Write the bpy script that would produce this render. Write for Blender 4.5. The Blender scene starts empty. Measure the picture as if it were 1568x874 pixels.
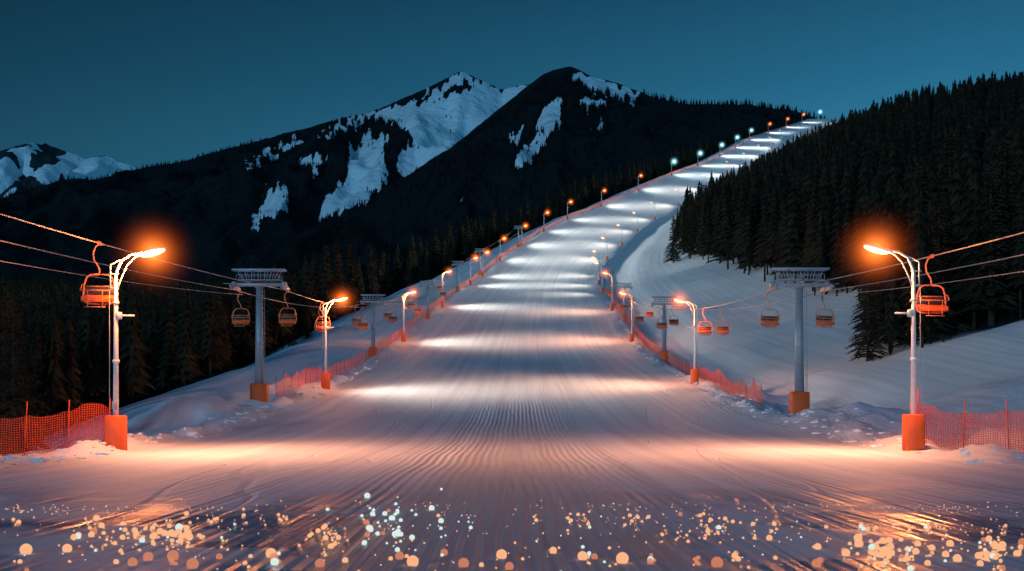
import bpy, math, random
import numpy as np
from mathutils import Vector, Matrix
random.seed(7); rng=np.random.default_rng(7)
sc=bpy.context.scene
F=1742.0; CX=784.0; HY=620.0; CZ=2.0   # focal (px of a 1568 wide frame), used for the camera and surveyed positions
# ---------------------------------------------------------------- noise
def _hash(ix,iy,seed):
    n=(ix.astype(np.int64)*374761393+iy.astype(np.int64)*668265263+seed*1442695041)&0xFFFFFFFF
    n=((n^(n>>13))*1274126177)&0xFFFFFFFF
    n=(n^(n>>16))&0xFFFFFFFF
    return n/4294967295.0*2-1
def vnoise(x,y,seed=0):
    x=np.asarray(x,float);y=np.asarray(y,float)
    ix=np.floor(x);iy=np.floor(y);fx=x-ix;fy=y-iy
    fx=fx*fx*fx*(fx*(fx*6-15)+10);fy=fy*fy*fy*(fy*(fy*6-15)+10)
    a=_hash(ix,iy,seed);b=_hash(ix+1,iy,seed);c=_hash(ix,iy+1,seed);d=_hash(ix+1,iy+1,seed)
    return (a*(1-fx)+b*fx)*(1-fy)+(c*(1-fx)+d*fx)*fy
def fbm(x,y,o=4,seed=0):
    r=0;a=.5
    for i in range(o):
        r=r+a*vnoise(x*2**i,y*2**i,seed+i*17);a*=.5
    return r
def sstep(a,b,x):
    t=np.clip((x-a)/(b-a),0,1);return t*t*(3-2*t)
def splus(t,k): return np.logaddexp(0,t/k)*k
# ---------------------------------------------------------------- terrain function
ty=np.arange(-120,1600,1.0)
def table(k,w=22):
    k=np.array(k,float);v=np.interp(ty,k[:,0],k[:,1])
    g=np.exp(-(np.arange(-40,41)/w*2)**2/2);g/=g.sum()
    vp=np.pad(v,40,mode='edge');return np.convolve(vp,g,mode='valid')
TZ=table([(-120,0),(40,0),(60,.3),(80,1.4),(100,3.15),(140,6.9),(181,11.7),(250,23.5),(320,35),(370,44),(400,52.5),(465,72.7),(516,87),(560,101),(600,116),(650,134),(730,158),(930,221),(1150,292),(1200,300),(1300,285),(1600,230)],18)
TC=table([(-120,0),(45,0),(100,.3),(181,.9),(250,3),(320,6),(370,9.5),(400,14),(465,32),(516,47),(560,66),(600,86),(650,109),(730,141),(930,211),(1150,316),(1300,380),(1600,500)])
TH=table([(-120,15.3),(45,15.3),(181,18),(320,18),(516,19),(600,17),(730,13.5),(930,12),(1150,8),(1600,6)])
def zp(y): return np.interp(y,ty,TZ)
def cc(y): return np.interp(y,ty,TC)
def hw(y): return np.interp(y,ty,TH)
def marg(y): return np.interp(y,[44.5,49,60,78,100,200,350,430,1300],[11,4.0,5.5,11,16,18,18,8,6])
def valley(y): return np.interp(y,[-100,0,100,300,600,1000,1300,1600],[-10,-8,-6,12,45,90,130,150])
def H(x,y):
    x=np.asarray(x,float);y=np.asarray(y,float)
    c=cc(y);h=hw(y);s=x-c;z0=zp(y)
    und=.22*fbm(x/11,y/17,3,3)*sstep(20,60,y)
    z=z0+und
    d=-s-h;m=marg(y)
    zl=z0+und-.55*splus(d-m,1.6)+.9*fbm(x/13,y/22,3,9)*sstep(1,9,d)*sstep(30,60,y)
    fl=valley(y)+4*fbm(x/60,y/60,3,5)
    k=3.0;zl=np.maximum(zl,fl)+k*np.log1p(np.exp(-np.abs(zl-fl)/k))-k*np.log1p(np.exp(-np.abs(z0-fl)/k))
    dr=s-h
    r=np.interp(y,[0,45,80,100,300,560,1000,1300],[.2,.3,.8,.9,1,1,.2,0])
    rise=.34*splus(s-27,4)-.26*splus(s-150,15)
    zr=z0+und+r*rise-1.5*np.exp(-((dr-6)/4)**2)*sstep(60,85,y)+1.1*fbm(x/15,y/25,3,21)*sstep(2,12,dr)*sstep(40,80,y)
    zr=zr+2.2*np.exp(-((s-31)/7)**2-((y-68)/11)**2)
    z=np.where(d>0,zl,np.where(dr>0,zr,z))
    e=np.abs(s)-h
    berm=np.exp(-((e-1.0)/1.0)**2)*(.25+.7*np.clip(fbm(x/1.5,y/2.2,3,31),-.35,1))*sstep(15,30,y)*(1-sstep(500,800,y))
    dr2=np.exp(-((e-4.2)/3.2)**2)*np.clip(.35+2.3*fbm(x/3.8,y/5.0,3,41),0,1.6)*sstep(45,53,y)*(1-sstep(90,130,y))
    lump=.14*fbm(x/.7,y/.7,2,51)*sstep(-.5,1.5,e)*(1-sstep(60,110,y))
    return z+berm+dr2+lump
def Hs(x,y): return float(H(np.array([x]),np.array([y]))[0])
# ---------------------------------------------------------------- mesh helpers
def mk_mesh(name,V,Fc,smooth=False):
    V=np.asarray(V,np.float32);Fc=np.asarray(Fc,np.int32)
    me=bpy.data.meshes.new(name);n=Fc.shape[1]
    me.vertices.add(len(V));me.vertices.foreach_set('co',V.ravel())
    me.loops.add(Fc.size);me.loops.foreach_set('vertex_index',Fc.ravel())
    me.polygons.add(len(Fc));me.polygons.foreach_set('loop_start',np.arange(0,Fc.size,n,dtype=np.int32))
    if smooth: me.polygons.foreach_set('use_smooth',np.ones(len(Fc),bool))
    me.update(calc_edges=True);me.validate();return me
def add_obj(name,data,parent=None,loc=(0,0,0),rot=(0,0,0),scale=(1,1,1)):
    o=bpy.data.objects.new(name,data);sc.collection.objects.link(o)
    o.location=loc;o.rotation_euler=rot;o.scale=scale
    if parent: o.parent=parent
    return o
class MB:
    def __init__(s): s.v=[];s.f=[]
    def tube(s,pts,rad,n=8,cap=True):
        pts=[Vector(p) for p in pts]
        if not hasattr(rad,'__len__'): rad=[rad]*len(pts)
        b=len(s.v);prev=None
        for i,p in enumerate(pts):
            t=(pts[min(i+1,len(pts)-1)]-pts[max(i-1,0)]).normalized()
            if prev is None:
                u=t.cross(Vector((0,0,1)) if abs(t.z)<.9 else Vector((1,0,0))).normalized()
            else:
                u=(prev-t*prev.dot(t)).normalized()
            prev=u;w=t.cross(u)
            for k in range(n):
                a=2*math.pi*(k+.5)/n
                s.v.append(p+(u*math.cos(a)+w*math.sin(a))*rad[i])
        for i in range(len(pts)-1):
            for k in range(n):
                k2=(k+1)%n
                s.f.append((b+i*n+k,b+i*n+k2,b+(i+1)*n+k2,b+(i+1)*n+k))
        if cap:
            s.f.append(tuple(b+k for k in range(n))[::-1]);s.f.append(tuple(b+(len(pts)-1)*n+k for k in range(n)))
        return s
    def box(s,c,sz,ry=0,rx=0,bev=0.0):
        M=Matrix.Rotation(ry,3,'Y')@Matrix.Rotation(rx,3,'X');b=len(s.v)
        hx,hy,hz=[q/2 for q in sz];c=Vector(c)
        if bev<=0: bev=min(hx,hy,hz)*.15
        ring=[(hx-bev,-hy),(hx,-hy+bev),(hx,hy-bev),(hx-bev,hy),(-hx+bev,hy),(-hx,hy-bev),(-hx,-hy+bev),(-hx+bev,-hy)]
        lev=[(-hz,1),( -hz+bev,2),(hz-bev,2),(hz,1)]
        for z,q in lev:
            for x,y in ring:
                if q==1: x*=1-bev/hx*.8;y*=1-bev/hy*.8
                s.v.append(c+M@Vector((x,y,z)))
        for i in range(3):
            for k in range(8): s.f.append((b+i*8+k,b+i*8+(k+1)%8,b+(i+1)*8+(k+1)%8,b+(i+1)*8+k))
        s.f.append(tuple(b+k for k in range(8))[::-1]);s.f.append(tuple(b+24+k for k in range(8)))
        return s
    def ell(s,c,r,ry=0,n=14,m=8):
        M=Matrix.Rotation(ry,3,'Y');b=len(s.v);c=Vector(c)
        for i in range(m+1):
            ph=math.pi*i/m
            for k in range(n):
                a=2*math.pi*k/n
                s.v.append(c+M@Vector((r[0]*math.sin(ph)*math.cos(a),r[1]*math.sin(ph)*math.sin(a),r[2]*math.cos(ph))))
        for i in range(m):
            for k in range(n): s.f.append((b+i*n+k,b+(i+1)*n+k,b+(i+1)*n+(k+1)%n,b+i*n+(k+1)%n))
        return s
    def mesh(s,name,mat=None,smooth=True):
        me=bpy.data.meshes.new(name);me.from_pydata([tuple(v) for v in s.v],[],s.f);me.validate()
        if smooth:
            for p in me.polygons: p.use_smooth=len(p.vertices)<=4
        if mat: me.materials.append(mat)
        return me
# ---------------------------------------------------------------- materials
def newmat(name):
    m=bpy.data.materials.new(name);m.use_nodes=True;nt=m.node_tree
    return m,nt,nt.nodes,nt.links,nt.nodes['Principled BSDF']
def simple(name,col,rough=.5,metal=0,var=.25,scale=6):
    m,nt,N,L,b=newmat(name)
    tc=N.new('ShaderNodeTexCoord');no=N.new('ShaderNodeTexNoise');no.inputs['Scale'].default_value=scale;no.inputs['Detail'].default_value=5
    L.new(tc.outputs['Object'],no.inputs['Vector'])
    mx=N.new('ShaderNodeMix');mx.data_type='RGBA';L.new(no.outputs['Fac'],mx.inputs['Factor'])
    mx.inputs['A'].default_value=(*[c*(1-var) for c in col],1);mx.inputs['B'].default_value=(*[min(1,c*(1+var)) for c in col],1)
    L.new(mx.outputs['Result'],b.inputs['Base Color'])
    b.inputs['Roughness'].default_value=rough;b.inputs['Metallic'].default_value=metal
    bp=N.new('ShaderNodeBump');bp.inputs['Strength'].default_value=.2;bp.inputs['Distance'].default_value=.01
    L.new(no.outputs['Fac'],bp.inputs['Height']);L.new(bp.outputs['Normal'],b.inputs['Normal'])
    return m
M_white=simple('painted_metal_white',(.72,.72,.70),.4)
M_steel=simple('galvanised_steel',(.36,.37,.39),.45,.2,.35,2.5)
M_dark=simple('dark_metal',(.06,.05,.05),.5,.3)
M_pad=simple('orange_pad',(.88,.12,.015),.6,0,.2,3)
M_seat=simple('orange_seat',(.92,.13,.015),.55,0,.1)
M_frame=simple('lamplit_frame',(.80,.22,.07),.45,0,.1)  # orange lamplight on chair frames and hangers put into the base colour
M_cable=simple('steel_cable',(.42,.36,.32),.5,.2)
M_pole=simple('fence_pole',(.8,.08,.02),.5)
M_bark=simple('bark',(.05,.035,.025),.9)
def foliage(name,a,b_):
    m,nt,N,L,b=newmat(name)
    g=N.new('ShaderNodeNewGeometry');no=N.new('ShaderNodeTexNoise');no.inputs['Scale'].default_value=.7;no.inputs['Detail'].default_value=3
    L.new(g.outputs['Position'],no.inputs['Vector'])
    r=N.new('ShaderNodeValToRGB');r.color_ramp.elements[0].position=.35;r.color_ramp.elements[1].position=.68
    r.color_ramp.elements[0].color=(*a,1);r.color_ramp.elements[1].color=(*b_,1)
    L.new(no.outputs['Fac'],r.inputs['Fac']);L.new(r.outputs['Color'],b.inputs['Base Color'])
    b.inputs['Roughness'].default_value=.9;b.inputs['Specular IOR Level'].default_value=.05
    return m
M_fol=foliage('spruce_needles',(.014,.012,.009),(.050,.036,.020))
M_fol2=foliage('near_spruce_needles',(.024,.020,.013),(.080,.060,.034))
M_folfar=foliage('distant_spruce',(.008,.010,.010),(.018,.019,.018))
def emis(name,col,st,tr=0):
    m=bpy.data.materials.new(name);m.use_nodes=True;nt=m.node_tree;nt.nodes.clear()
    e=nt.nodes.new('ShaderNodeEmission');o=nt.nodes.new('ShaderNodeOutputMaterial')
    e.inputs[0].default_value=(*col,1);e.inputs[1].default_value=st
    if tr>0:
        t=nt.nodes.new('ShaderNodeBsdfTransparent');mx=nt.nodes.new('ShaderNodeMixShader');mx.inputs[0].default_value=tr
        nt.links.new(e.outputs[0],mx.inputs[1]);nt.links.new(t.outputs[0],mx.inputs[2]);nt.links.new(mx.outputs[0],o.inputs[0])
    else: nt.links.new(e.outputs[0],o.inputs[0])
    return m
M_bO=emis('lamp_glass_orange',(1,.55,.17),6.0)
M_bW=emis('lamp_glass_white',(.85,1,.97),5.0)
def halo_mat(name,col,col2,st,R):  # self-glowing volume that stands in for the glare around a lamp head
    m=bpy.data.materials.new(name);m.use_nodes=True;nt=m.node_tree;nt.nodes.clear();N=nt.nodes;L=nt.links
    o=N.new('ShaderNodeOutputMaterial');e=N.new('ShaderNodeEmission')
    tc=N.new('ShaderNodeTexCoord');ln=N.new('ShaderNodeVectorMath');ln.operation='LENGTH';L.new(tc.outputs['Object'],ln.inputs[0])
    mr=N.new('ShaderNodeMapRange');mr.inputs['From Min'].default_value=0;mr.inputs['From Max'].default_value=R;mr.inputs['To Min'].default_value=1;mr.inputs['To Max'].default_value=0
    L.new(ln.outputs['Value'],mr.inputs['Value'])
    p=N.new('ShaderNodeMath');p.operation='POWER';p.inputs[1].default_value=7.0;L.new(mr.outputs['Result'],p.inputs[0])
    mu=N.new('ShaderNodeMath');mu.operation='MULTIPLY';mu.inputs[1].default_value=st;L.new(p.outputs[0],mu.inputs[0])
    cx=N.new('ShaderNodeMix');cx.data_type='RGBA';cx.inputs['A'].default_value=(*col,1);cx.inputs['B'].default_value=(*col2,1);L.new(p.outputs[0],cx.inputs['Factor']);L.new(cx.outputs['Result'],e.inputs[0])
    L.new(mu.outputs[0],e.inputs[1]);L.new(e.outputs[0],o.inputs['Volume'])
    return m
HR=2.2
M_hO=halo_mat('glow_halo_orange',(1,.15,.015),(1,.35,.07),4.0,HR)
M_hW=halo_mat('glow_halo_white',(.30,.8,.95),(.7,1,1),2.8,HR)
# snow
def snow_mat():
    m,nt,N,L,b=newmat('groomed_snow')
    at=N.new('ShaderNodeAttribute');at.attribute_name='course'
    fo=N.new('ShaderNodeAttribute');fo.attribute_name='forest'
    sp=N.new('ShaderNodeSeparateXYZ');L.new(at.outputs['Vector'],sp.inputs[0])
    S=sp.outputs['X'];Y=sp.outputs['Y'];E=sp.outputs['Z']
    def M(op,a,b_=None,c=None,clamp=False):
        n=N.new('ShaderNodeMath');n.operation=op;n.use_clamp=clamp
        for i,q in enumerate([a,b_,c]):
            if q is None: continue
            if isinstance(q,(int,float)): n.inputs[i].default_value=q
            else: L.new(q,n.inputs[i])
        return n.outputs[0]
    def MR(v,a,b_,c=0,d=1):
        n=N.new('ShaderNodeMapRange');n.interpolation_type='SMOOTHSTEP'
        for nm,q in zip(['From Min','From Max','To Min','To Max'],[a,b_,c,d]): n.inputs[nm].default_value=q
        L.new(v,n.inputs['Value']);return n.outputs['Result']
    def NZ(sx,sy,det=3,off=0,dist=0):
        cv=N.new('ShaderNodeCombineXYZ');L.new(M('MULTIPLY',S,sx),cv.inputs[0]);L.new(M('MULTIPLY',Y,sy),cv.inputs[1]);cv.inputs[2].default_value=off
        n=N.new('ShaderNodeTexNoise');n.inputs['Scale'].default_value=1;n.inputs['Detail'].default_value=det;n.inputs['Distortion'].default_value=dist
        L.new(cv.outputs[0],n.inputs['Vector']);return n.outputs['Fac']
    wob=NZ(.05,.10,1,3)
    ph=M('ADD',M('MULTIPLY',S,2*math.pi/.27),M('MULTIPLY',wob,7))
    cord=M('SINE',ph)
    absS=M('ABSOLUTE',S)
    cm=M('MULTIPLY',MR(absS,1.5,4.2,1,.05),MR(Y,26,110,1,0))
    h1=M('MULTIPLY',M('MULTIPLY',cord,cm),.075)
    h2=M('MULTIPLY',NZ(3.6,.012,2,1),.06)
    h3=M('MULTIPLY',NZ(.5,.008,1,5),.20)
    onp=MR(E,-.8,.8,1,.0)
    h23=M('MULTIPLY',M('ADD',h2,h3),onp)
    tr=NZ(.30,.022,0,12,.5)
    tl=M('SUBTRACT',1,M('MULTIPLY',M('ABSOLUTE',M('SUBTRACT',tr,.5)),110,clamp=False),clamp=True)
    tl2=M('SUBTRACT',1,M('MULTIPLY',M('ABSOLUTE',M('SUBTRACT',tr,.42)),130),clamp=True)
    h4=M('MULTIPLY',M('MULTIPLY',M('ADD',tl,tl2),-.035),onp)
    h6=M('MULTIPLY',NZ(3.5,3.0,3,7),M('ADD',.008,M('MULTIPLY',MR(E,-.5,1.5,0,1),.06)))
    h7=M('MULTIPLY',M('MULTIPLY',NZ(.22,.8,1,61),MR(Y,36,20,0,1)),.06)
    hh=M('ADD',M('ADD',M('ADD',h1,h23),h4),M('ADD',h6,h7))
    bp=N.new('ShaderNodeBump');bp.inputs['Strength'].default_value=1;bp.inputs['Distance'].default_value=1
    L.new(hh,bp.inputs['Height']);L.new(bp.outputs['Normal'],b.inputs['Normal'])
    dark_patch=M('MULTIPLY',MR(NZ(.20,.22,3,31),.44,.58),MR(Y,18,32,1,0))
    dark_patch=M('MULTIPLY',dark_patch,MR(absS,1.0,3.0,.1,1))
    # noise patches near the camera, darker, bluer and glossier, weaker along the centre
    mx=N.new('ShaderNodeMix');mx.data_type='RGBA';mx.inputs['A'].default_value=(.86,.87,.89,1);mx.inputs['B'].default_value=(.13,.23,.36,1);L.new(M('MULTIPLY',dark_patch,.9),mx.inputs['Factor'])
    mx2=N.new('ShaderNodeMix');mx2.data_type='RGBA';L.new(mx.outputs['Result'],mx2.inputs['A']);mx2.inputs['B'].default_value=(.015,.016,.015,1);L.new(fo.outputs['Fac'],mx2.inputs['Factor'])  # forest floor near black: needle litter plus shade between dense trees put into colour
    tint=N.new('ShaderNodeMix');tint.data_type='RGBA';tint.blend_type='MULTIPLY';tint.inputs['Factor'].default_value=1
    L.new(mx2.outputs['Result'],tint.inputs['A']);vv=MR(NZ(1.4,.012,2,44),.3,.7,.84,1.0)
    cb=N.new('ShaderNodeCombineColor');[L.new(vv,cb.inputs[i]) for i in range(3)];L.new(cb.outputs[0],tint.inputs['B'])
    L.new(tint.outputs['Result'],b.inputs['Base Color'])
    L.new(MR(dark_patch,0,1,.60,.22),b.inputs['Roughness']);b.inputs['Specular IOR Level'].default_value=.4
    return m
M_snow=snow_mat()
# ---------------------------------------------------------------- terrain sheet
ys=[-60.];
while ys[-1]<1560: ys.append(ys[-1]+max(.28,abs(ys[-1])*.0115 if ys[-1]>0 else 1.5))
ys=np.array(ys)
sp=list(np.arange(0,26,.26));st=.26
while sp[-1]<1100: st*=1.045;sp.append(sp[-1]+st)
sp=np.array(sp);ss=np.concatenate([-sp[:0:-1],sp])
SS,YY=np.meshgrid(ss,ys);XX=SS+cc(YY);ZZ=H(XX,YY)
def forest_right(s,y):
    b=np.where(y<350,np.maximum(35,np.minimum(48,.313*y)),np.interp(y,[350,500,700,1300],[46,34,24,18]))
    return np.where(y<104,999,b)
def forest_left(y):
    return marg(y)+np.interp(y,[60,130,300,315,1300],[8,5,4,26,26])
nr,nc=SS.shape
idx=np.arange(nr*nc).reshape(nr,nc)
Fq=np.stack([idx[:-1,:-1],idx[:-1,1:],idx[1:,1:],idx[1:,:-1]],-1).reshape(-1,4)
me=mk_mesh('ski_slope_terrain',np.stack([XX,YY,ZZ],-1).reshape(-1,3),Fq,True)
E=np.abs(SS)-hw(YY)
a=me.attributes.new('course','FLOAT_VECTOR','POINT');a.data.foreach_set('vector',np.stack([SS,YY,E],-1).astype(np.float32).ravel())
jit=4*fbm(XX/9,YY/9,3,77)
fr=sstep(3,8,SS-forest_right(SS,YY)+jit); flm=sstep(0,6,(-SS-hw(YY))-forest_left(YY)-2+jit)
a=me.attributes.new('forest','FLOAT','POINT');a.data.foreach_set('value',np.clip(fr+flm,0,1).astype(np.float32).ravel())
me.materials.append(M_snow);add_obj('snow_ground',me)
# ---------------------------------------------------------------- mountains
def inpoly(px,py,poly):
    r=np.zeros(px.shape,bool);n=len(poly)
    for i in range(n):
        x1,y1=poly[i];x2,y2=poly[(i+1)%n]
        if y1==y2: continue
        r^=((y1>py)!=(y2>py))&(px<(x2-x1)*(py-y1)/(y2-y1)+x1)
    return r
def mountain_mat(name,dark):
    m,nt,N,L,b=newmat(name)
    at=N.new('ShaderNodeAttribute');at.attribute_name='snow'
    g=N.new('ShaderNodeNewGeometry');mp=N.new('ShaderNodeMapping');mp.inputs['Scale'].default_value=(.06,.02,.018)
    L.new(g.outputs['Position'],mp.inputs['Vector']);no=N.new('ShaderNodeTexNoise');no.inputs['Scale'].default_value=1;no.inputs['Detail'].default_value=6;no.inputs['Roughness'].default_value=.68
    L.new(mp.outputs['Vector'],no.inputs['Vector'])
    ad=N.new('ShaderNodeMath');ad.operation='MULTIPLY_ADD';L.new(no.outputs['Fac'],ad.inputs[0]);ad.inputs[1].default_value=1.8;ad.inputs[2].default_value=-.90
    a2=N.new('ShaderNodeMath');a2.operation='ADD';L.new(at.outputs['Fac'],a2.inputs[0]);L.new(ad.outputs[0],a2.inputs[1])
    r=N.new('ShaderNodeValToRGB');r.color_ramp.elements[0].position=.46;r.color_ramp.elements[1].position=.56
    r.color_ramp.elements[0].color=(*dark,1);r.color_ramp.elements[1].color=(.84,.87,.90,1)
    L.new(a2.outputs[0],r.inputs['Fac']);L.new(r.outputs['Color'],b.inputs['Base Color']);b.inputs['Roughness'].default_value=.9;b.inputs['Specular IOR Level'].default_value=.1
    n2=N.new('ShaderNodeTexNoise');n2.inputs['Scale'].default_value=.03;n2.inputs['Detail'].default_value=4;L.new(g.outputs['Position'],n2.inputs['Vector'])
    bp=N.new('ShaderNodeBump');bp.inputs['Strength'].default_value=.6;bp.inputs['Distance'].default_value=20;L.new(n2.outputs['Fac'],bp.inputs['Height']);L.new(bp.outputs['Normal'],b.inputs['Normal'])
    return m
def blur(a,k=1):
    for _ in range(k):
        p=np.pad(a,1,mode='edge');a=(p[1:-1,1:-1]*2+p[:-2,1:-1]+p[2:,1:-1]+p[1:-1,:-2]+p[1:-1,2:])/6
    return a
def mountain(name,crest,yc,yf,zf,nx,nv,polys,amp,seed,mat,power=1.3,jag=1.5,generic=None):
    cr=np.array(crest,float);px=np.linspace(cr[0,0],cr[-1,0],nx);py=np.interp(px,cr[:,0],cr[:,1])
    py=np.convolve(np.pad(py,1,mode='edge'),np.ones(3)/3,'valid')
    py=py+jag*2.2*fbm(px/14,px*0+seed,4,seed)
    x=(px-CX)/F*yc;zc=CZ+(HY-py)*yc/F
    v=np.concatenate([np.linspace(0,1,nv),np.linspace(1.03,1.5,12)])
    V,X=np.meshgrid(v,x,indexing='ij');Y=yf+(yc-yf)*V
    f=np.where(V<=1,V**power,1-(V-1)*1.3)
    Z=zf+(zc[None,:]-zf)*f
    w=np.clip(V*(1-V)*4,0,1)*(V<1)
    rid=1-np.abs(fbm(X/(yc*.09),Y/(yc*.22),4,seed+3))*3
    Z=Z+amp*w*(rid-.4)+amp*.25*w*fbm(X/(yc*.02),Y/(yc*.03),3,seed+5)
    PX=CX+F*X/Y;PY=HY-F*(Z-CZ)/Y
    jx=PX+12*fbm(PX/6,PY/40,3,seed+8);jy=PY+24*fbm(PX/5,PY/30,3,seed+9)
    kx=PX+6*fbm(PX/14,PY/20,3,seed+18);ky=PY+14*fbm(PX/6,PY/20,3,seed+19)
    mask=np.zeros(PX.shape)
    for i,p in enumerate(polys):
        mask=np.maximum(mask,inpoly(jx,jy,p).astype(float))
        if i<1: mask=np.maximum(mask,inpoly(kx,ky,p).astype(float))
    if generic is not None: mask=np.maximum(mask,generic(X,Y,Z,PX,PY))
    mask=blur(mask,1)
    ii=np.arange(V.size).reshape(V.shape)
    Fq=np.stack([ii[:-1,:-1],ii[:-1,1:],ii[1:,1:],ii[1:,:-1]],-1).reshape(-1,4)
    me=mk_mesh(name,np.stack([X,Y,Z],-1).reshape(-1,3),Fq,True)
    a=me.attributes.new('snow','FLOAT','POINT');a.data.foreach_set('value',mask.astype(np.float32).ravel())
    me.materials.append(mat);add_obj(name,me);return X,Y,Z,PX,PY,mask,V
MM=mountain_mat('forested_mountain',(.012,.015,.016));MR_=mountain_mat('rocky_mountain',(.03,.04,.045))
A=mountain('mountain_peak',[(-260,420),(-120,360),(0,327),(90,291),(200,264),(300,242),(400,214),(500,187),(580,167),(640,141),(680,122),(698,113),(706,109),(716,113),(730,120),(765,136),(785,132),(800,129),(835,128),(900,200),(1000,300),(1150,380)],3800,1900,200,760,230,
 [[(556,174),(600,166),(650,160),(690,150),(740,139),(765,137),(803,127),(815,138),(780,168),(735,197),(700,228),(664,246),(628,268),(611,262),(610,240),(638,216),(624,198),(592,184)],
  [(536,226),(572,203),(590,206),(586,240),(594,262),(590,287),(562,302),(530,324),(484,336),(488,308),(520,285),(538,280),(531,250)],
  [(410,290),(440,285),(444,322),(420,334),(384,356),(386,336),(404,318)],[(400,230),(465,210),(464,219),(420,237),(396,240)],[(464,246),(498,236),(496,256),(468,260)],
  [(480,208),(560,172),(582,180),(530,200)],[(676,126),(698,113),(706,107),(724,117),(768,136),(745,140),(720,128),(700,128),(690,140),(655,152),(640,152)],[(372,250),(395,246),(392,252),(374,257)]],120,11,MM,1.25,.8)
B=mountain('forested_hills',[(-260,440),(0,404),(300,384),(400,369),(480,346),(560,306),(620,270),(700,219),(760,169),(800,138),(830,115),(850,106),(872,101),(890,108),(905,116),(950,129),(1000,149),(1060,160),(1150,160),(1210,169),(1255,181),(1300,197),(1400,235),(1700,330)],2600,1150,40,760,230,
 [[(878,111),(900,115),(940,129),(984,149),(976,155),(930,143),(900,131),(876,121)],[(820,182),(850,141),(862,148),(858,178),(842,207),(805,256),(791,252),(793,232),(823,212)],[(884,145),(925,148),(925,163),(890,162)],[(900,204),(925,190),(922,208)],[(700,304),(714,288),(710,308)],[(780,210),(800,196),(802,204),(784,220)]],70,23,MM,1.35,.8)
def g_far(X,Y,Z,PX,PY):
    n=fbm(X/260,Y/200,5,91)+.6*fbm(X/90,Y/160,3,95);return (n>-.08).astype(float)
C=mountain('snowy_mountain',[(-300,300),(-150,262),(-60,228),(0,238),(40,230),(70,220),(100,230),(132,242),(160,237),(190,249),(220,262),(300,300),(420,360)],5500,4000,500,420,160,[],260,37,MR_,1.2,1.2,g_far)
# ---------------------------------------------------------------- trees
def tmpl_low(seed):
    r=random.Random(seed);V=[];T=[];tiers=4
    for i in range(tiers):
        t=i/tiers;n=5;R=.17*(1-t*.85);zb=.05+t*.85;za=zb+.38 if i<tiers-1 else 1.0;b=len(V)
        V.append((0,0,min(za,1)))
        for k in range(n):
            a=2*math.pi*(k+r.random()*.6)/n;q=R*r.uniform(.7,1.15);V.append((q*math.cos(a),q*math.sin(a),zb-r.random()*.03))
        for k in range(n): T.append((b,b+1+k,b+1+(k+1)%n))
    return np.array(V),np.array(T)
def tmpl_mid(seed,bare=.16):
    r=random.Random(seed);V=[];T=[];tiers=13
    for k in range(5):
        a=2*math.pi*k/5;V+= [(.011*math.cos(a),.011*math.sin(a),-.06),(.004*math.cos(a),.004*math.sin(a),.9)]
    for k in range(5):
        a,b,c,d=2*k,2*((k+1)%5),2*((k+1)%5)+1,2*k+1;T+=[(a,b,c),(a,c,d)]
    for i in range(tiers):
        t=(i/tiers);n=8;R=.155*(1-t)**.8*r.uniform(.8,1.15)+.008;zb=bare+t*(.97-bare);b=len(V)
        V.append((r.uniform(-.004,.004),r.uniform(-.004,.004),min(zb+.13*(1-t*.5),1.0)))
        ph=r.random()*6
        for k in range(2*n):
            a=ph+2*math.pi*(k+r.uniform(-.3,.3))/(2*n);q=R*(r.uniform(.75,1.2) if k%2==0 else r.uniform(.3,.5))
            V.append((q*math.cos(a),q*math.sin(a),zb-(.045*(1-t*.6)*r.uniform(.5,1.3) if k%2==0 else -.01)))
        for k in range(2*n): T.append((b,b+1+k,b+1+(k+1)%(2*n)))
    return np.array(V),np.array(T)
def scatter(name,P,Hh,temps,mat,wide=(.85,1.2)):
    P=np.asarray(P,float);Hh=np.asarray(Hh,float);AV=[];AT=[];off=0
    which=rng.integers(0,len(temps),len(P))
    for w,(V,T) in enumerate(temps):
        s=which==w;n=s.sum()
        if n==0: continue
        p=P[s];h=Hh[s];an=rng.uniform(0,6.28,n);wd=rng.uniform(*wide,n)*h
        ca,sa=np.cos(an),np.sin(an)
        lx=rng.normal(0,.012,n);ly=rng.normal(0,.012,n)
        X=(V[None,:,0]*ca[:,None]-V[None,:,1]*sa[:,None])*wd[:,None]+p[:,0:1]+lx[:,None]*V[None,:,2]*h[:,None]
        Y=(V[None,:,0]*sa[:,None]+V[None,:,1]*ca[:,None])*wd[:,None]+p[:,1:2]+ly[:,None]*V[None,:,2]*h[:,None]
        Z=V[None,:,2]*h[:,None]+p[:,2:3]
        AV.append(np.stack([X,Y,Z],-1).reshape(-1,3));AT.append((T[None]+(np.arange(n)*len(V))[:,None,None]).reshape(-1,3)+off);off+=n*len(V)
    me=mk_mesh(name,np.concatenate(AV),np.concatenate(AT));me.materials.append(mat);return add_obj(name,me)
low=[tmpl_low(i) for i in range(5)];mid=[tmpl_mid(20+i,.12+.03*i) for i in range(6)]
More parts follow.
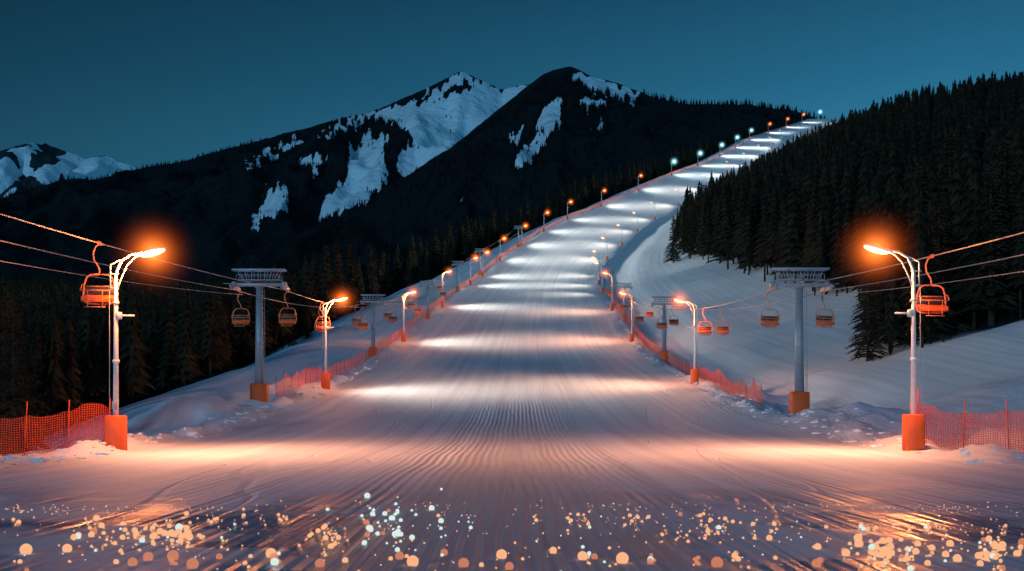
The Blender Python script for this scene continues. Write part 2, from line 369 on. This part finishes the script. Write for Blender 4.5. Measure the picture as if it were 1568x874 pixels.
def mtn_trees(name,D,n,hr,crest_n,pxr,wide):
    X,Y,Z,PX,PY,mask,V=D
    pr=((V<=.97)&(V>.25)&(mask<.35)&(PX>-60)&(PX<1650)).astype(float)*(.3+V)
    clump=fbm(X/70,Y/70,3,5);pr*=np.clip(.6+clump*1.5,0.05,2)
    edge=blur(mask,4);pr*=1+9*((edge>.03)&(mask<.35))
    pr+=.16*((mask>=.35)&(fbm(X/40,Y/60,3,66)>.12)&(V<.9))
    if name=='mountain_forest': pr*=1-.95*((PX>590)&(PX<845)&(PY<175))
    pr=pr.ravel()/pr.sum();ii=rng.choice(len(pr),n,p=pr)
    jx=rng.uniform(-3,3,n)
    P=np.stack([X.ravel()[ii]+jx,Y.ravel()[ii],Z.ravel()[ii]-2],-1)
    top=(V[:,0]==1.0).nonzero()[0][0]
    ok=np.nonzero((PX[top]>pxr[0])&(PX[top]<pxr[1])&(mask[top]<.4))[0];jj=rng.choice(ok,crest_n)
    Q=np.stack([X[top][jj]+rng.uniform(-4,4,crest_n),Y[top][jj]-rng.uniform(0,10,crest_n),Z[top][jj]-3],-1)
    P=np.concatenate([P,Q]);scatter(name,P,rng.uniform(*hr,len(P))*rng.choice([.6,.8,1,1],len(P)),low,M_folfar,wide)
mtn_trees('distant_forest',B,14000,(10,17),520,(985,1600),(.8,1.2))
mtn_trees('mountain_forest',A,9000,(10,19),150,(-60,400),(.8,1.2))
# terrain forests
P=[];Hh=[]
def jgrid(x0,x1,y0,y1,st):
    gx,gy=np.meshgrid(np.arange(x0,x1,st),np.arange(y0,y1,st));gx=gx+rng.uniform(-.48,.48,gx.shape)*st;gy=gy+rng.uniform(-.48,.48,gy.shape)*st
    return gx.ravel(),gy.ravel()
def addp(x,y,h):
    z=H(x,y)-.2
    P.append(np.stack([x,y,z],-1));Hh.append(h)
for (y0,y1,st) in [(104,260,4.6),(260,620,6.5),(620,1150,9.5)]:
    gx,gy=jgrid(20,520,y0,y1,st);s=gx-cc(gy);b=forest_right(s,gy)
    k=(s>b)&(s-b<(330 if y0<600 else 90))&(gx/gy<.55);gx,gy,s,b=gx[k],gy[k],s[k],b[k]
    h=rng.uniform(.75,1.15,len(gx))*np.where(gy<400,20.5,np.interp(s,[20,45,110],[7.5,12,21]))
    h=h*np.interp(gy,[104,150,400],[.72,.95,1])*np.interp(gy,[600,900],[1,.7])
    addp(gx,gy,h)
for (y0,y1,st,hm) in [(70,320,5.2,18),(320,700,9,20),(700,1250,14,20)]:
    gx,gy=jgrid(-700,330,y0,y1,st);s=gx-cc(gy);d=-s-hw(gy)
    k=(d>forest_left(gy))&(gx/gy>-.56);gx,gy,d=gx[k],gy[k],d[k]
    h=rng.uniform(.78,1.12,len(gx))*hm*np.interp(gy,[70,150,300],[.75,.8,1.05]);addp(gx,gy,h)
P=np.concatenate(P);Hh=np.concatenate(Hh);print('forest trees',len(P))
scatter('spruce_forest',P,Hh,mid,M_fol)
def spruce_mesh(seed,Ht=12.,R=2.6,bare=.06):
    r=random.Random(seed);V=[];T=[]
    mb=MB();mb.tube([(0,0,-.4),(0,0,Ht*.4),(.05,0,Ht*.75),(0,0,Ht)],[.02*Ht,.013*Ht,.007*Ht,.01],8)
    trunk=mb.mesh('trunk',M_bark)
    nwh=38
    for i in range(nwh):
        t=i/nwh;z=Ht*(bare+(.985-bare)*t);nb=r.randint(7,10)
        for j in range(nb):
            a=r.uniform(0,6.283);Lb=R*(1-t)**.78*r.uniform(.6,1.15)+.12
            dx,dy=math.cos(a),math.sin(a);segs=max(3,int(Lb/.28))
            for q in range(segs):
                u=(q+.6)/segs;rr=Lb*u;zz=z+.18*Lb*u-.42*Lb*u*u+r.uniform(-.04,.04)
                w=.34*(1.15-u)*(.55+.5*Lb/R)+.05
                cx,cy=dx*rr,dy*rr
                for sd in (-1,1):
                    ang=a+sd*r.uniform(.5,1.1);ex,ey=cx+math.cos(ang)*w*1.5,cy+math.sin(ang)*w*1.5;ez=zz-r.uniform(.05,.3)*w-.03
                    b=len(V);wx,wy=-math.sin(ang)*.09,math.cos(ang)*.09
                    V+=[(cx-wx,cy-wy,zz+.03),(cx+wx,cy+wy,zz-.03),(ex+wx*.2,ey+wy*.2,ez)];T.append((b,b+1,b+2))
                    V+=[(cx,cy,zz+.05),((cx+ex)/2,(cy+ey)/2,(zz+ez)/2-.22*w-.05),(ex,ey,ez)];T.append((b+3,b+4,b+5))
            b=len(V);V+=[(dx*Lb*1.08,dy*Lb*1.08,z-.24*Lb),(dx*Lb*.6-dy*.1,dy*Lb*.6+dx*.1,z-.02*Lb),(dx*Lb*.6+dy*.1,dy*Lb*.6-dx*.1,z-.08*Lb)];T.append((b,b+1,b+2))
    me=mk_mesh('crown',np.array(V),np.array(T));me.materials.append(M_fol2);return trunk,me
SPR=[spruce_mesh(1),spruce_mesh(5,12,2.3,.12),spruce_mesh(9,12,2.9,.04)]
def spruce(x,y,h,k):
    tr,cr=SPR[k%3];e=add_obj('spruce_tree',None,None,(x,y,Hs(x,y)-.1),(0,0,random.uniform(0,6)),(h/12,)*3)
    add_obj('trunk',tr,e);add_obj('crown',cr,e)
i=0
for x,y,h in [(33.8,108,9.6),(36.6,110,11.5),(39.2,107,12.5),(42,112,15),(45.5,108,16),(49,113,18),(38,118,14),(53,108,17),(-22.6,51.5,8.6),(-25.9,58,9.8),(-29.5,66,11.5),(-36,200,6),(-38,197,5),(57,120,20),(46,128,19),(52,135,21),
              (54,345,20),(57,338,22),(50,352,15),(60,330,21),(66,322,22),(55,300,16),(60,280,18),(57,250,15),(62,235,19),(56,215,14),(61,205,18),(55,190,15),(60,180,18)]:
    spruce(x,y,h,i);i+=1
# ---------------------------------------------------------------- street lamps
mb=MB();mb.tube([(0,0,1.2),(0,0,4),(0,0,7.1)],[.115,.095,.07],12)
mb.tube([(0,0,6.7),(.03,0,7.2),(.22,0,7.62),(.6,0,7.86),(1.15,0,7.93)],[.06,.055,.05,.045,.045],8)
mb.tube([(0,0,6.35),(.22,0,6.95),(.45,0,7.45),(.75,0,7.75),(1.0,0,7.85)],.03,6)
mb.tube([(-.22,0,6.5),(-.22,0,7.45),(.05,0,7.6),(.25,0,7.66)],.028,6)
mb.tube([(-.3,0,6.55),(.1,0,6.55)],.03,6);mb.tube([(-.3,0,7.1),(.1,0,7.1)],.03,6)
mb.box((.35,0,5.45),(.75,.07,.07));mb.box((.12,0,5.45),(.2,.2,.28));mb.tube([(0,0,3.6),(0,0,3.7)],.14,12);mb.tube([(0,0,5.9),(0,0,6.0)],.12,12)
L_post=mb.mesh('post',M_white)
mb=MB();mb.tube([(-.26,.02,1.0),(-.26,.02,6.5)],.018,5);mb.box((0,-.15,1.9),(.18,.14,.34));L_cond=mb.mesh('conduit',M_steel)
mb=MB();mb.box((0,0,.55),(.72,.62,1.9),bev=.05);L_pad=mb.mesh('base_pad',M_pad)
ang=-.28
mb=MB();mb.ell((1.45,0,8.0),(.56,.2,.085),ang);mb.box((.98,0,7.88),(.3,.16,.12),ang);L_head=mb.mesh('lamp_housing',M_white)
mb=MB();mb.ell((1.47,0,7.925),(.50,.18,.12),ang);L_bO=mb.mesh('lamp_glass',M_bO);L_bW=L_bO.copy();L_bW.materials.clear();L_bW.materials.append(M_bW)
mb=MB();mb.ell((0,0,0),(HR,HR,HR),0,24,14);L_hO=mb.mesh('glow_halo',M_hO);L_hW=L_hO.copy();L_hW.materials.clear();L_hW.materials.append(M_hW)
SALM=(1,.42,.23);OR=(1,.55,.34);WH=(.95,1,.94);WW=(1,.92,.80);COOL=(.82,1,.99)
def lamp(side,y,head,lcol,power,aim=8,halo=1.0,cone=128,off=0.3,spill=0,flood=True):
    x=float(cc(y)+side*(hw(y)+off));z=Hs(x,y)-.1
    e=add_obj('street_lamp',None,None,(x,y,z),(0,0,0 if side<0 else math.pi))
    add_obj('post',L_post,e);add_obj('base_pad',L_pad,e)
    add_obj('conduit',L_cond,e);add_obj('lamp_housing',L_head,e)
    add_obj('lamp_glass',L_bO if head=='o' else L_bW,e)
    if halo>0: add_obj('glow_halo',L_hO if head=='o' else L_hW,e,(1.47,0,7.93),scale=(halo,)*3)
    ld=bpy.data.lights.new('lamp_light','SPOT');ld.energy=power;ld.color=lcol;ld.spot_size=math.radians(cone);ld.spot_blend=1;ld.shadow_soft_size=.15
    if flood:   # wide-throw floodlight optic: more output towards the far side of the piste
        ld.use_nodes=True;nn=ld.node_tree.nodes;em=[q for q in nn if q.type=='EMISSION'][0]
        fa=nn.new('ShaderNodeLightFalloff');fa.inputs['Strength'].default_value=1;ld.node_tree.links.new(fa.outputs['Linear'],em.inputs['Strength'])
    lo=add_obj('lamp_light',ld,e,(1.5,0,7.72));d=Vector((aim,0,0))-Vector((1.5,0,7.72));lo.rotation_euler=d.to_track_quat('-Z','Y').to_euler()
    if spill>0:
        pd=bpy.data.lights.new('lamp_spill','POINT');pd.energy=spill;pd.color=(1,.28,.08);pd.shadow_soft_size=.2
        add_obj('lamp_spill',pd,e,(.95,-.55,7.5))
for s_,y_ in ((-1,45),(1,44.5)): lamp(s_,y_,'o',SALM,7000,8,1.15,142,spill=1900,flood=False)
lamp(-1,100,'o',WW,620,15,1.1,136,spill=1500);lamp(1,107,'o',OR,640,15,1.1,136,spill=1900)
lamp(-1,181,'o',WW,700,17,1.1,136,spill=1500);lamp(1,183,'o',SALM,740,17,1.1,136,spill=1700)
lamp(-1,250,'o',WH,760,17,1.1,138,spill=1000);lamp(1,238,'o',OR,620,17,1.1,138,spill=1200)
# intermediate right-hand floods seen in the photo as thin bands
for y,p in [(290,620),(326,760),(363,740),(400,740),(431,740),(465,740),(505,780),(550,800),(595,820)]:
    if y!=290: lamp(-1,y,'o',WH,p,18,1.4,138)
    lamp(1,y+1,'o',WW,p*.85,18,.8 if y<500 else 0,138)
for y in (645,700): lamp(-1,y,'w',COOL,950,16,2.1,142);lamp(1,y+2,'o',WH,800,16,0,142)
for y in (765,830,900): lamp(-1,y,'w',COOL,1150,14,2.1,146);lamp(1,y+2,'o',WH,900,14,0,146)
for y in (970,1030,1090): lamp(-1,y,'o',WH,1300,11,1.8,150)
lamp(-1,1165,'w',COOL,1400,7,2.6,155)
lamp(-1,-14,'o',SALM,8000,9,0,150,flood=False);lamp(1,-14,'o',SALM,800,9,0,150,flood=False)  # unseen pair added behind the camera to light the foreground and grooves
# ---------------------------------------------------------------- chairlift towers
mb=MB();mb.tube([(0,0,1.4),(0,0,8.75)],[.33,.24],18);mb.tube([(0,0,8.7),(0,0,8.8)],.34,18)
mb.tube([(0,0,4.6),(0,0,4.7)],.31,18)
T_col=mb.mesh('column',M_steel)
mb=MB()
for sx in (.27,.55): mb.tube([(sx*.5+.22,-.30,1.7),(sx*.5+.14,-.27,8.6)],.015,5)
for k in range(22): mb.tube([(.34,-.3,1.9+k*.31),(.5,-.3,1.9+k*.31)],.012,5)
T_lad=mb.mesh('ladder',M_steel)
mb=MB();mb.box((0,0,.6),(1.2,1.0,2.1),bev=.07);T_pad=mb.mesh('base_pad',M_pad)
mb=MB()
mb.box((0,0,8.93),(3.6,.34,.26));mb.box((0,0,9.25),(3.2,.9,.06))
mb.box((0,-.42,10.0),(3.9,.09,.14));mb.box((0,.42,10.0),(3.9,.09,.14));
for x in (-1.9,1.9,-.7,.7): mb.box((x,0,10.0),(.09,.8,.09))
for sy in (-.42,.42):
    for xb,xt in ((-1.15,-1.55),(1.15,1.55),(-.45,-.5),(.45,.5),(0,0),(-.8,-1.0),(.8,1.0)):
        mb.tube([(xb,sy,9.2),(xt,sy,9.97)],.035,6)
    mb.tube([(-1.6,sy,9.62),(1.6,sy,9.62)],.022,6)
    mb.tube([(-1.6,sy,9.28),(-1.6,sy,9.62)],.022,6);mb.tube([(1.6,sy,9.28),(1.6,sy,9.62)],.022,6)
T_arm=mb.mesh('crossarm',M_steel)
mb=MB()
for x in (-1.85,1.85):
    mb.box((x+.14,0,8.72),(.05,2.6,.16));mb.box((x,0,8.98),(.3,.5,.34))
    for k in range(5): mb.tube([(x-.05,-1.1+.55*k,8.72),(x+.08,-1.1+.55*k,8.72)],.2,14)
    mb.tube([(x+.2,-1.3,8.85),(x+.5*(1 if x>0 else -1),-1.3,8.9)],.03,5)
T_sh=mb.mesh('sheave_assembly',M_steel)
def tower(x,y,s=1.0):
    e=add_obj('chairlift_tower',None,None,(x,y,Hs(x,y)-.15),(0,0,0),(s,)*3)
    add_obj('column',T_col,e);add_obj('base_pad',T_pad,e);add_obj('crossarm',T_arm,e);add_obj('sheave_assembly',T_sh,e);add_obj('ladder',T_lad,e)
    return (x,y,e.location.z,s)
def up(side,y,o=1.6): return float(cc(y)+side*(hw(y)+o))
LT=[tower(-18.65,-30,.92),tower(-18.65,84,1.0),tower(up(-1,150),150,.82),tower(up(-1,222,.6),222,.75),tower(up(-1,300,1.4),300,.8),tower(up(-1,365,1.4),365,.85),tower(up(-1,430,1.4),430,.8)]
RT=[tower(20.0,-30,.92),tower(20.2,80,1.03),tower(up(1,150,2.0),150,.85),tower(up(1,222,1.8),222,.75),tower(up(1,300,2),300,.75)]
ropes={}
def build_ropes(T,tag,sag0):
    mb=MB()
    for sd in (-1,1):
        pts=[]
        for a,b in zip(T[:-1],T[1:]):
            pa=Vector((a[0]+sd*1.85*a[3],a[1],a[2]+8.55*a[3]));pb=Vector((b[0]+sd*1.85*b[3],b[1],b[2]+8.55*b[3]))
            S=sag0 if a[1]<0 else (pb.y-pa.y)*.012
            for k in range(16):
                t=k/16;p=pa.lerp(pb,t);p.z-=4*S*t*(1-t);pts.append(p)
        pts.append(pb);ropes[(tag,sd)]=pts
        mb.tube(pts,.03,6)
    sd=-1 if tag=='L' else 1
    a,b=T[0],T[1]
    mb.tube([Vector((a[0]+sd*1.85,a[1],a[2]+7.0)).lerp(Vector((b[0]+sd*1.2,b[1],b[2]+8.2*b[3])),k/20)-Vector((0,0,4*1.5*(k/20)*(1-k/20))) for k in range(21)],.022,5)
    me=mb.mesh('haul_rope',M_cable);add_obj('chairlift_cable',me)
build_ropes(LT,'L',1.1);build_ropes(RT,'R',1.15)
mb=MB()
mb.tube([(0,-.12,.05),(0,.12,.05)],.05,8);mb.box((0,0,.0),(.10,.34,.12))
mb.tube([(0,0,.0),(-.17,0,-.12),(-.26,0,-.38),(-.22,0,-.68),(-.05,0,-.92),(0,0,-1.1),(0,0,-1.28)],.036,8)
C_h=mb.mesh('hanger',M_frame)
mb=MB();w=.62
fr=[(0,0,-1.25),(.35,0,-1.27),(.52,0,-1.38),(w,0,-1.7),(w+.03,0,-2.1),(w-.03,0,-2.38),(w-.2,0,-2.45),(0,0,-2.46)]
mb.tube(fr,.038,8);mb.tube([(-x,y,z) for x,y,z in fr],.038,8)
mb.tube([(-w,0,-1.74),(w,0,-1.74)],.025,6)
for x in (-.5,0,.5): mb.tube([(x,-.03,-2.3),(x,-.5,-2.33),(x,-.55,-2.28)],.022,6)
mb.tube([(-.6,-.5,-1.95),(.6,-.5,-1.95)],.025,6)
for sx in (-.6,.6): mb.tube([(sx,0,-1.62),(sx,-.3,-1.72),(sx,-.5,-1.95)],.022,6)
mb.tube([(-.42,-.5,-2.62),(.42,-.5,-2.62)],.02,6)
for sx in (-.3,.3): mb.tube([(sx,-.5,-1.95),(sx,-.5,-2.62)],.018,6)
C_f=mb.mesh('frame',M_frame)
mb=MB();mb.box((0,.04,-1.92),(1.16,.05,.30));C_b=mb.mesh('backrest',M_dark)
mb=MB();mb.box((0,-.22,-2.28),(1.16,.5,.10),rx=-.08);mb.box((0,.03,-2.24),(1.16,.06,.30));mb.box((0,-.46,-2.30),(1.14,.08,.22));C_s=mb.mesh('seat',M_seat)
def chair(tag,sd,y,rot=0):
    pts=ropes[(tag,sd)];ysr=[p.y for p in pts];x=np.interp(y,ysr,[p.x for p in pts]);z=np.interp(y,ysr,[p.z for p in pts])
    e=add_obj('ski_lift_chair',None,None,(x,y,z-.02),(0,random.uniform(-.03,.03),rot),(1.0,)*3)
    add_obj('hanger',C_h,e);add_obj('frame',C_f,e);add_obj('backrest',C_b,e);add_obj('seat',C_s,e)
for y in (46.5,85.3,101,128,158,190,240): chair('L',1,y,random.uniform(-.1,.1))
for y in (22,86,120,146,175,205,262): chair('L',-1,y,random.uniform(-.1,.1))
for y in (49.6,80.6,108,140,170,205,250): chair('R',-1,y,random.uniform(-.1,.1))
for y in (25,80.3,118,153,186,225): chair('R',1,y,random.uniform(-.1,.1))
# ---------------------------------------------------------------- net fences
def net_mat():
    m,nt,N,L,b=newmat('orange_net');b.inputs['Base Color'].default_value=(.9,.085,.015,1);b.inputs['Roughness'].default_value=.6
    at=N.new('ShaderNodeAttribute');at.attribute_name='net';sp=N.new('ShaderNodeSeparateXYZ');L.new(at.outputs['Vector'],sp.inputs[0])
    outs=[]
    for k,c in (('X',.09),('Y',.09)):
        d=N.new('ShaderNodeMath');d.operation='DIVIDE';L.new(sp.outputs[k],d.inputs[0]);d.inputs[1].default_value=c
        f=N.new('ShaderNodeMath');f.operation='FRACT';L.new(d.outputs[0],f.inputs[0])
        g=N.new('ShaderNodeMath');g.operation='LESS_THAN';L.new(f.outputs[0],g.inputs[0]);g.inputs[1].default_value=.28;outs.append(g.outputs[0])
    mx=N.new('ShaderNodeMath');mx.operation='MAXIMUM';L.new(outs[0],mx.inputs[0]);L.new(outs[1],mx.inputs[1])
    L.new(mx.outputs[0],b.inputs['Alpha'])
    return m
M_net=net_mat()
def fence(pts,sp=3.0,h=1.35,pole_h=1.8):
    pts=[Vector(p) for p in pts]
    out=[pts[0].copy()];rest=sp
    for a,b in zip(pts[:-1],pts[1:]):
        l=(b-a).length;t=rest
        while t<=l: out.append(a.lerp(b,t/l));t+=sp
        rest=t-l
    V=[];Fc=[];U=[];pm=MB();u=0;n=8
    for i,p in enumerate(out):
        z=Hs(p.x,p.y);lx=random.uniform(-.07,.07);ly=random.uniform(-.05,.05)
        pm.tube([(p.x,p.y,z-.3),(p.x+lx*pole_h,p.y+ly,z+pole_h+random.uniform(-.1,.2))],.024,6)
        if i==len(out)-1: break
        q=out[i+1];l=(q-p).length;sg=random.uniform(.08,.22)
        for k in range(n+1):
            t=k/n;x=p.x+(q.x-p.x)*t;y=p.y+(q.y-p.y)*t;zz=Hs(x,y);top=h-4*sg*t*(1-t)*.6
            for j in range(4):
                V.append((x,y+.05*math.sin(j*1.5+k),zz+.05+top*j/3));U.append((u+l*t,top*j/3,0))
        b=len(V)-4*(n+1)
        for k in range(n):
            for j in range(3): Fc.append((b+k*4+j,b+(k+1)*4+j,b+(k+1)*4+j+1,b+k*4+j+1))
        u+=l
    e=add_obj('safety_net_fence',None)
    me=mk_mesh('net',np.array(V),np.array(Fc));a=me.attributes.new('net','FLOAT_VECTOR','POINT');a.data.foreach_set('vector',np.array(U,np.float32).ravel());me.materials.append(M_net)
    add_obj('net',me,e);add_obj('poles',pm.mesh('poles',M_pole),e)
fence([(-15.95,45,0),(-18.5,43.5,0),(-21,42.5,0),(-26,41,0)],1.55,1.5,1.95)
fence([(16.0,45,0),(18.4,44.2,0),(20.6,42.6,0),(25,41.5,0)],1.7,1.6,2.1)
def edge(side,y0,y1,off): return [(float(cc(y)+side*(hw(y)+off)),y,0) for y in np.linspace(y0,y1,60)]
fence(edge(-1,86,300,1.9),3.2,1.35,1.6);fence(edge(1,84,300,2.2),3.2,1.35,1.6)
fence(edge(-1,303,1100,1.5),6,1.5,1.7)
# ---------------------------------------------------------------- snow clumps
import bmesh
bm=bmesh.new();bmesh.ops.create_icosphere(bm,subdivisions=2,radius=1);cv=np.array([v.co[:] for v in bm.verts]);cf=np.array([[v.index for v in f.verts] for f in bm.faces]);bm.free()
AV=[];AT=[];n=1100
for i in range(n):
    sd=random.choice((-1,1));y=24+(random.random()**1.5)*150;e=abs(random.gauss(1.2,1.2))-.3
    x=float(cc(y)+sd*(hw(y)+e));r=random.uniform(.03,.11)*(1+1.2*random.random()**4)
    nn=1+.7*fbm(cv[:,0]*1.7+i*3.1,cv[:,1]*1.7+cv[:,2]*2.3,3,i)
    v=cv*nn[:,None]*r*np.array([random.uniform(1,2.2),random.uniform(1,1.8),.7]);v=v+np.array([x,y,Hs(x,y)-r*.15]);AT.append(cf+i*len(cv));AV.append(v)
me=mk_mesh('snow_clumps',np.concatenate(AV),np.concatenate(AT),True)
M_cl=simple('loose_snow',(.84,.86,.88),.7,0,.06,9);me.materials.append(M_cl);add_obj('snow_clumps',me)
# ---------------------------------------------------------------- glowing beads added for the blurred light dots on the snow
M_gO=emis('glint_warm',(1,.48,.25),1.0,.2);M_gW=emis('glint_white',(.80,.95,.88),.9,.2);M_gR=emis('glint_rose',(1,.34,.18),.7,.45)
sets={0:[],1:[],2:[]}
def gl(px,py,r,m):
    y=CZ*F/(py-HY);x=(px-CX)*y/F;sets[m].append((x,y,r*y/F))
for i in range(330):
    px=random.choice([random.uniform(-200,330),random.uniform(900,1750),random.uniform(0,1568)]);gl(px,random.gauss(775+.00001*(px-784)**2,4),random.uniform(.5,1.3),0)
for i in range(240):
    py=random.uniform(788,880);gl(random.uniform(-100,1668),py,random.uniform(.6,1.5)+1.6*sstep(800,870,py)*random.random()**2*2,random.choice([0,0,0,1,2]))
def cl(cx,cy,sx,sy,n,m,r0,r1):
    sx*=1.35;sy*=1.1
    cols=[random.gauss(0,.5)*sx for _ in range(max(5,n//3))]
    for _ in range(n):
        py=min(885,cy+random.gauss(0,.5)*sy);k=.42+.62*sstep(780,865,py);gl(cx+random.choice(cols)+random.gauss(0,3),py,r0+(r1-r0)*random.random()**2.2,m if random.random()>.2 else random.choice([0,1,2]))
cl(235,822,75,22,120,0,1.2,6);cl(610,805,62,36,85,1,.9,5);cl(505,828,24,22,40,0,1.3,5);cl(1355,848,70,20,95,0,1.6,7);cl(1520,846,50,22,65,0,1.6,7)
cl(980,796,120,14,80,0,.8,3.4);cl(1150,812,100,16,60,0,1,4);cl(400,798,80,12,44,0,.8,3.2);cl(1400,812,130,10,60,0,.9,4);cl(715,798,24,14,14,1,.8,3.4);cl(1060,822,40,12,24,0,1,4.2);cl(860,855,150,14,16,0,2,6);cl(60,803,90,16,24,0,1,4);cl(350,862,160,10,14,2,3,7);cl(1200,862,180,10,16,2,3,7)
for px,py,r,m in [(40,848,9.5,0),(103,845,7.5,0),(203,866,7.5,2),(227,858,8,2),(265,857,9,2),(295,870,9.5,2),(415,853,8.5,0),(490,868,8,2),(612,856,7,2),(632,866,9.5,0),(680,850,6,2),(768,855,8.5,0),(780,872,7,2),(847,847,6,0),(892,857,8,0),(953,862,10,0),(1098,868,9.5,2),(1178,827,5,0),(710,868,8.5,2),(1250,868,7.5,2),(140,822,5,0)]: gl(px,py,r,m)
par=add_obj('bokeh_dots',None)
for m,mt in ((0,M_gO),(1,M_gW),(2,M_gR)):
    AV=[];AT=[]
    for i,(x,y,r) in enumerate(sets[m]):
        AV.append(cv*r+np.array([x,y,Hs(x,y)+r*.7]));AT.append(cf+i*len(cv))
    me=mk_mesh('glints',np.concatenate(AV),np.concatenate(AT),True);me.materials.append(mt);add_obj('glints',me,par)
# ---------------------------------------------------------------- sky
w=bpy.data.worlds.new('World');sc.world=w;w.use_nodes=True;N=w.node_tree.nodes;L=w.node_tree.links;N.clear()
out=N.new('ShaderNodeOutputWorld');bg=N.new('ShaderNodeBackground');tc=N.new('ShaderNodeTexCoord');sx=N.new('ShaderNodeSeparateXYZ');L.new(tc.outputs['Generated'],sx.inputs[0])
r=N.new('ShaderNodeValToRGB');L.new(sx.outputs['Z'],r.inputs['Fac']);e=r.color_ramp.elements
e[0].position=0;e[0].color=(.038,.205,.345,1);e[1].position=1;e[1].color=(.008,.055,.14,1)
for p,c in ((.13,(.036,.200,.335)),(.20,(.028,.168,.290)),(.27,(.015,.110,.200)),(.34,(.009,.066,.130)),(.5,(.006,.050,.118))):
    q=e.new(p);q.color=(*c,1)
mr=N.new('ShaderNodeMapRange');mr.inputs['From Min'].default_value=-.42;mr.inputs['From Max'].default_value=.35;mr.inputs['To Min'].default_value=.42;mr.inputs['To Max'].default_value=1.25;L.new(sx.outputs['X'],mr.inputs['Value'])
L.new(r.outputs['Color'],bg.inputs['Color']);L.new(mr.outputs['Result'],bg.inputs['Strength']);L.new(bg.outputs[0],out.inputs[0])
sd=bpy.data.lights.new('dusk_sun','SUN');sd.energy=1.0;sd.color=(.26,.64,1);sd.angle=math.radians(3)
so=add_obj('dusk_sun',sd);so.rotation_euler=Vector((.55,1,-.15)).to_track_quat('-Z','Y').to_euler()
# ---------------------------------------------------------------- camera
cam=bpy.data.cameras.new('camera');cam.lens=40;cam.sensor_width=36;cam.shift_y=(HY-437)/1568;cam.clip_end=12000;cam.clip_start=.1
co=add_obj('camera',cam,None,(0,0,CZ),(math.radians(90),0,0));sc.camera=co
sc.view_settings.view_transform='Standard';sc.view_settings.look='None';sc.view_settings.exposure=0
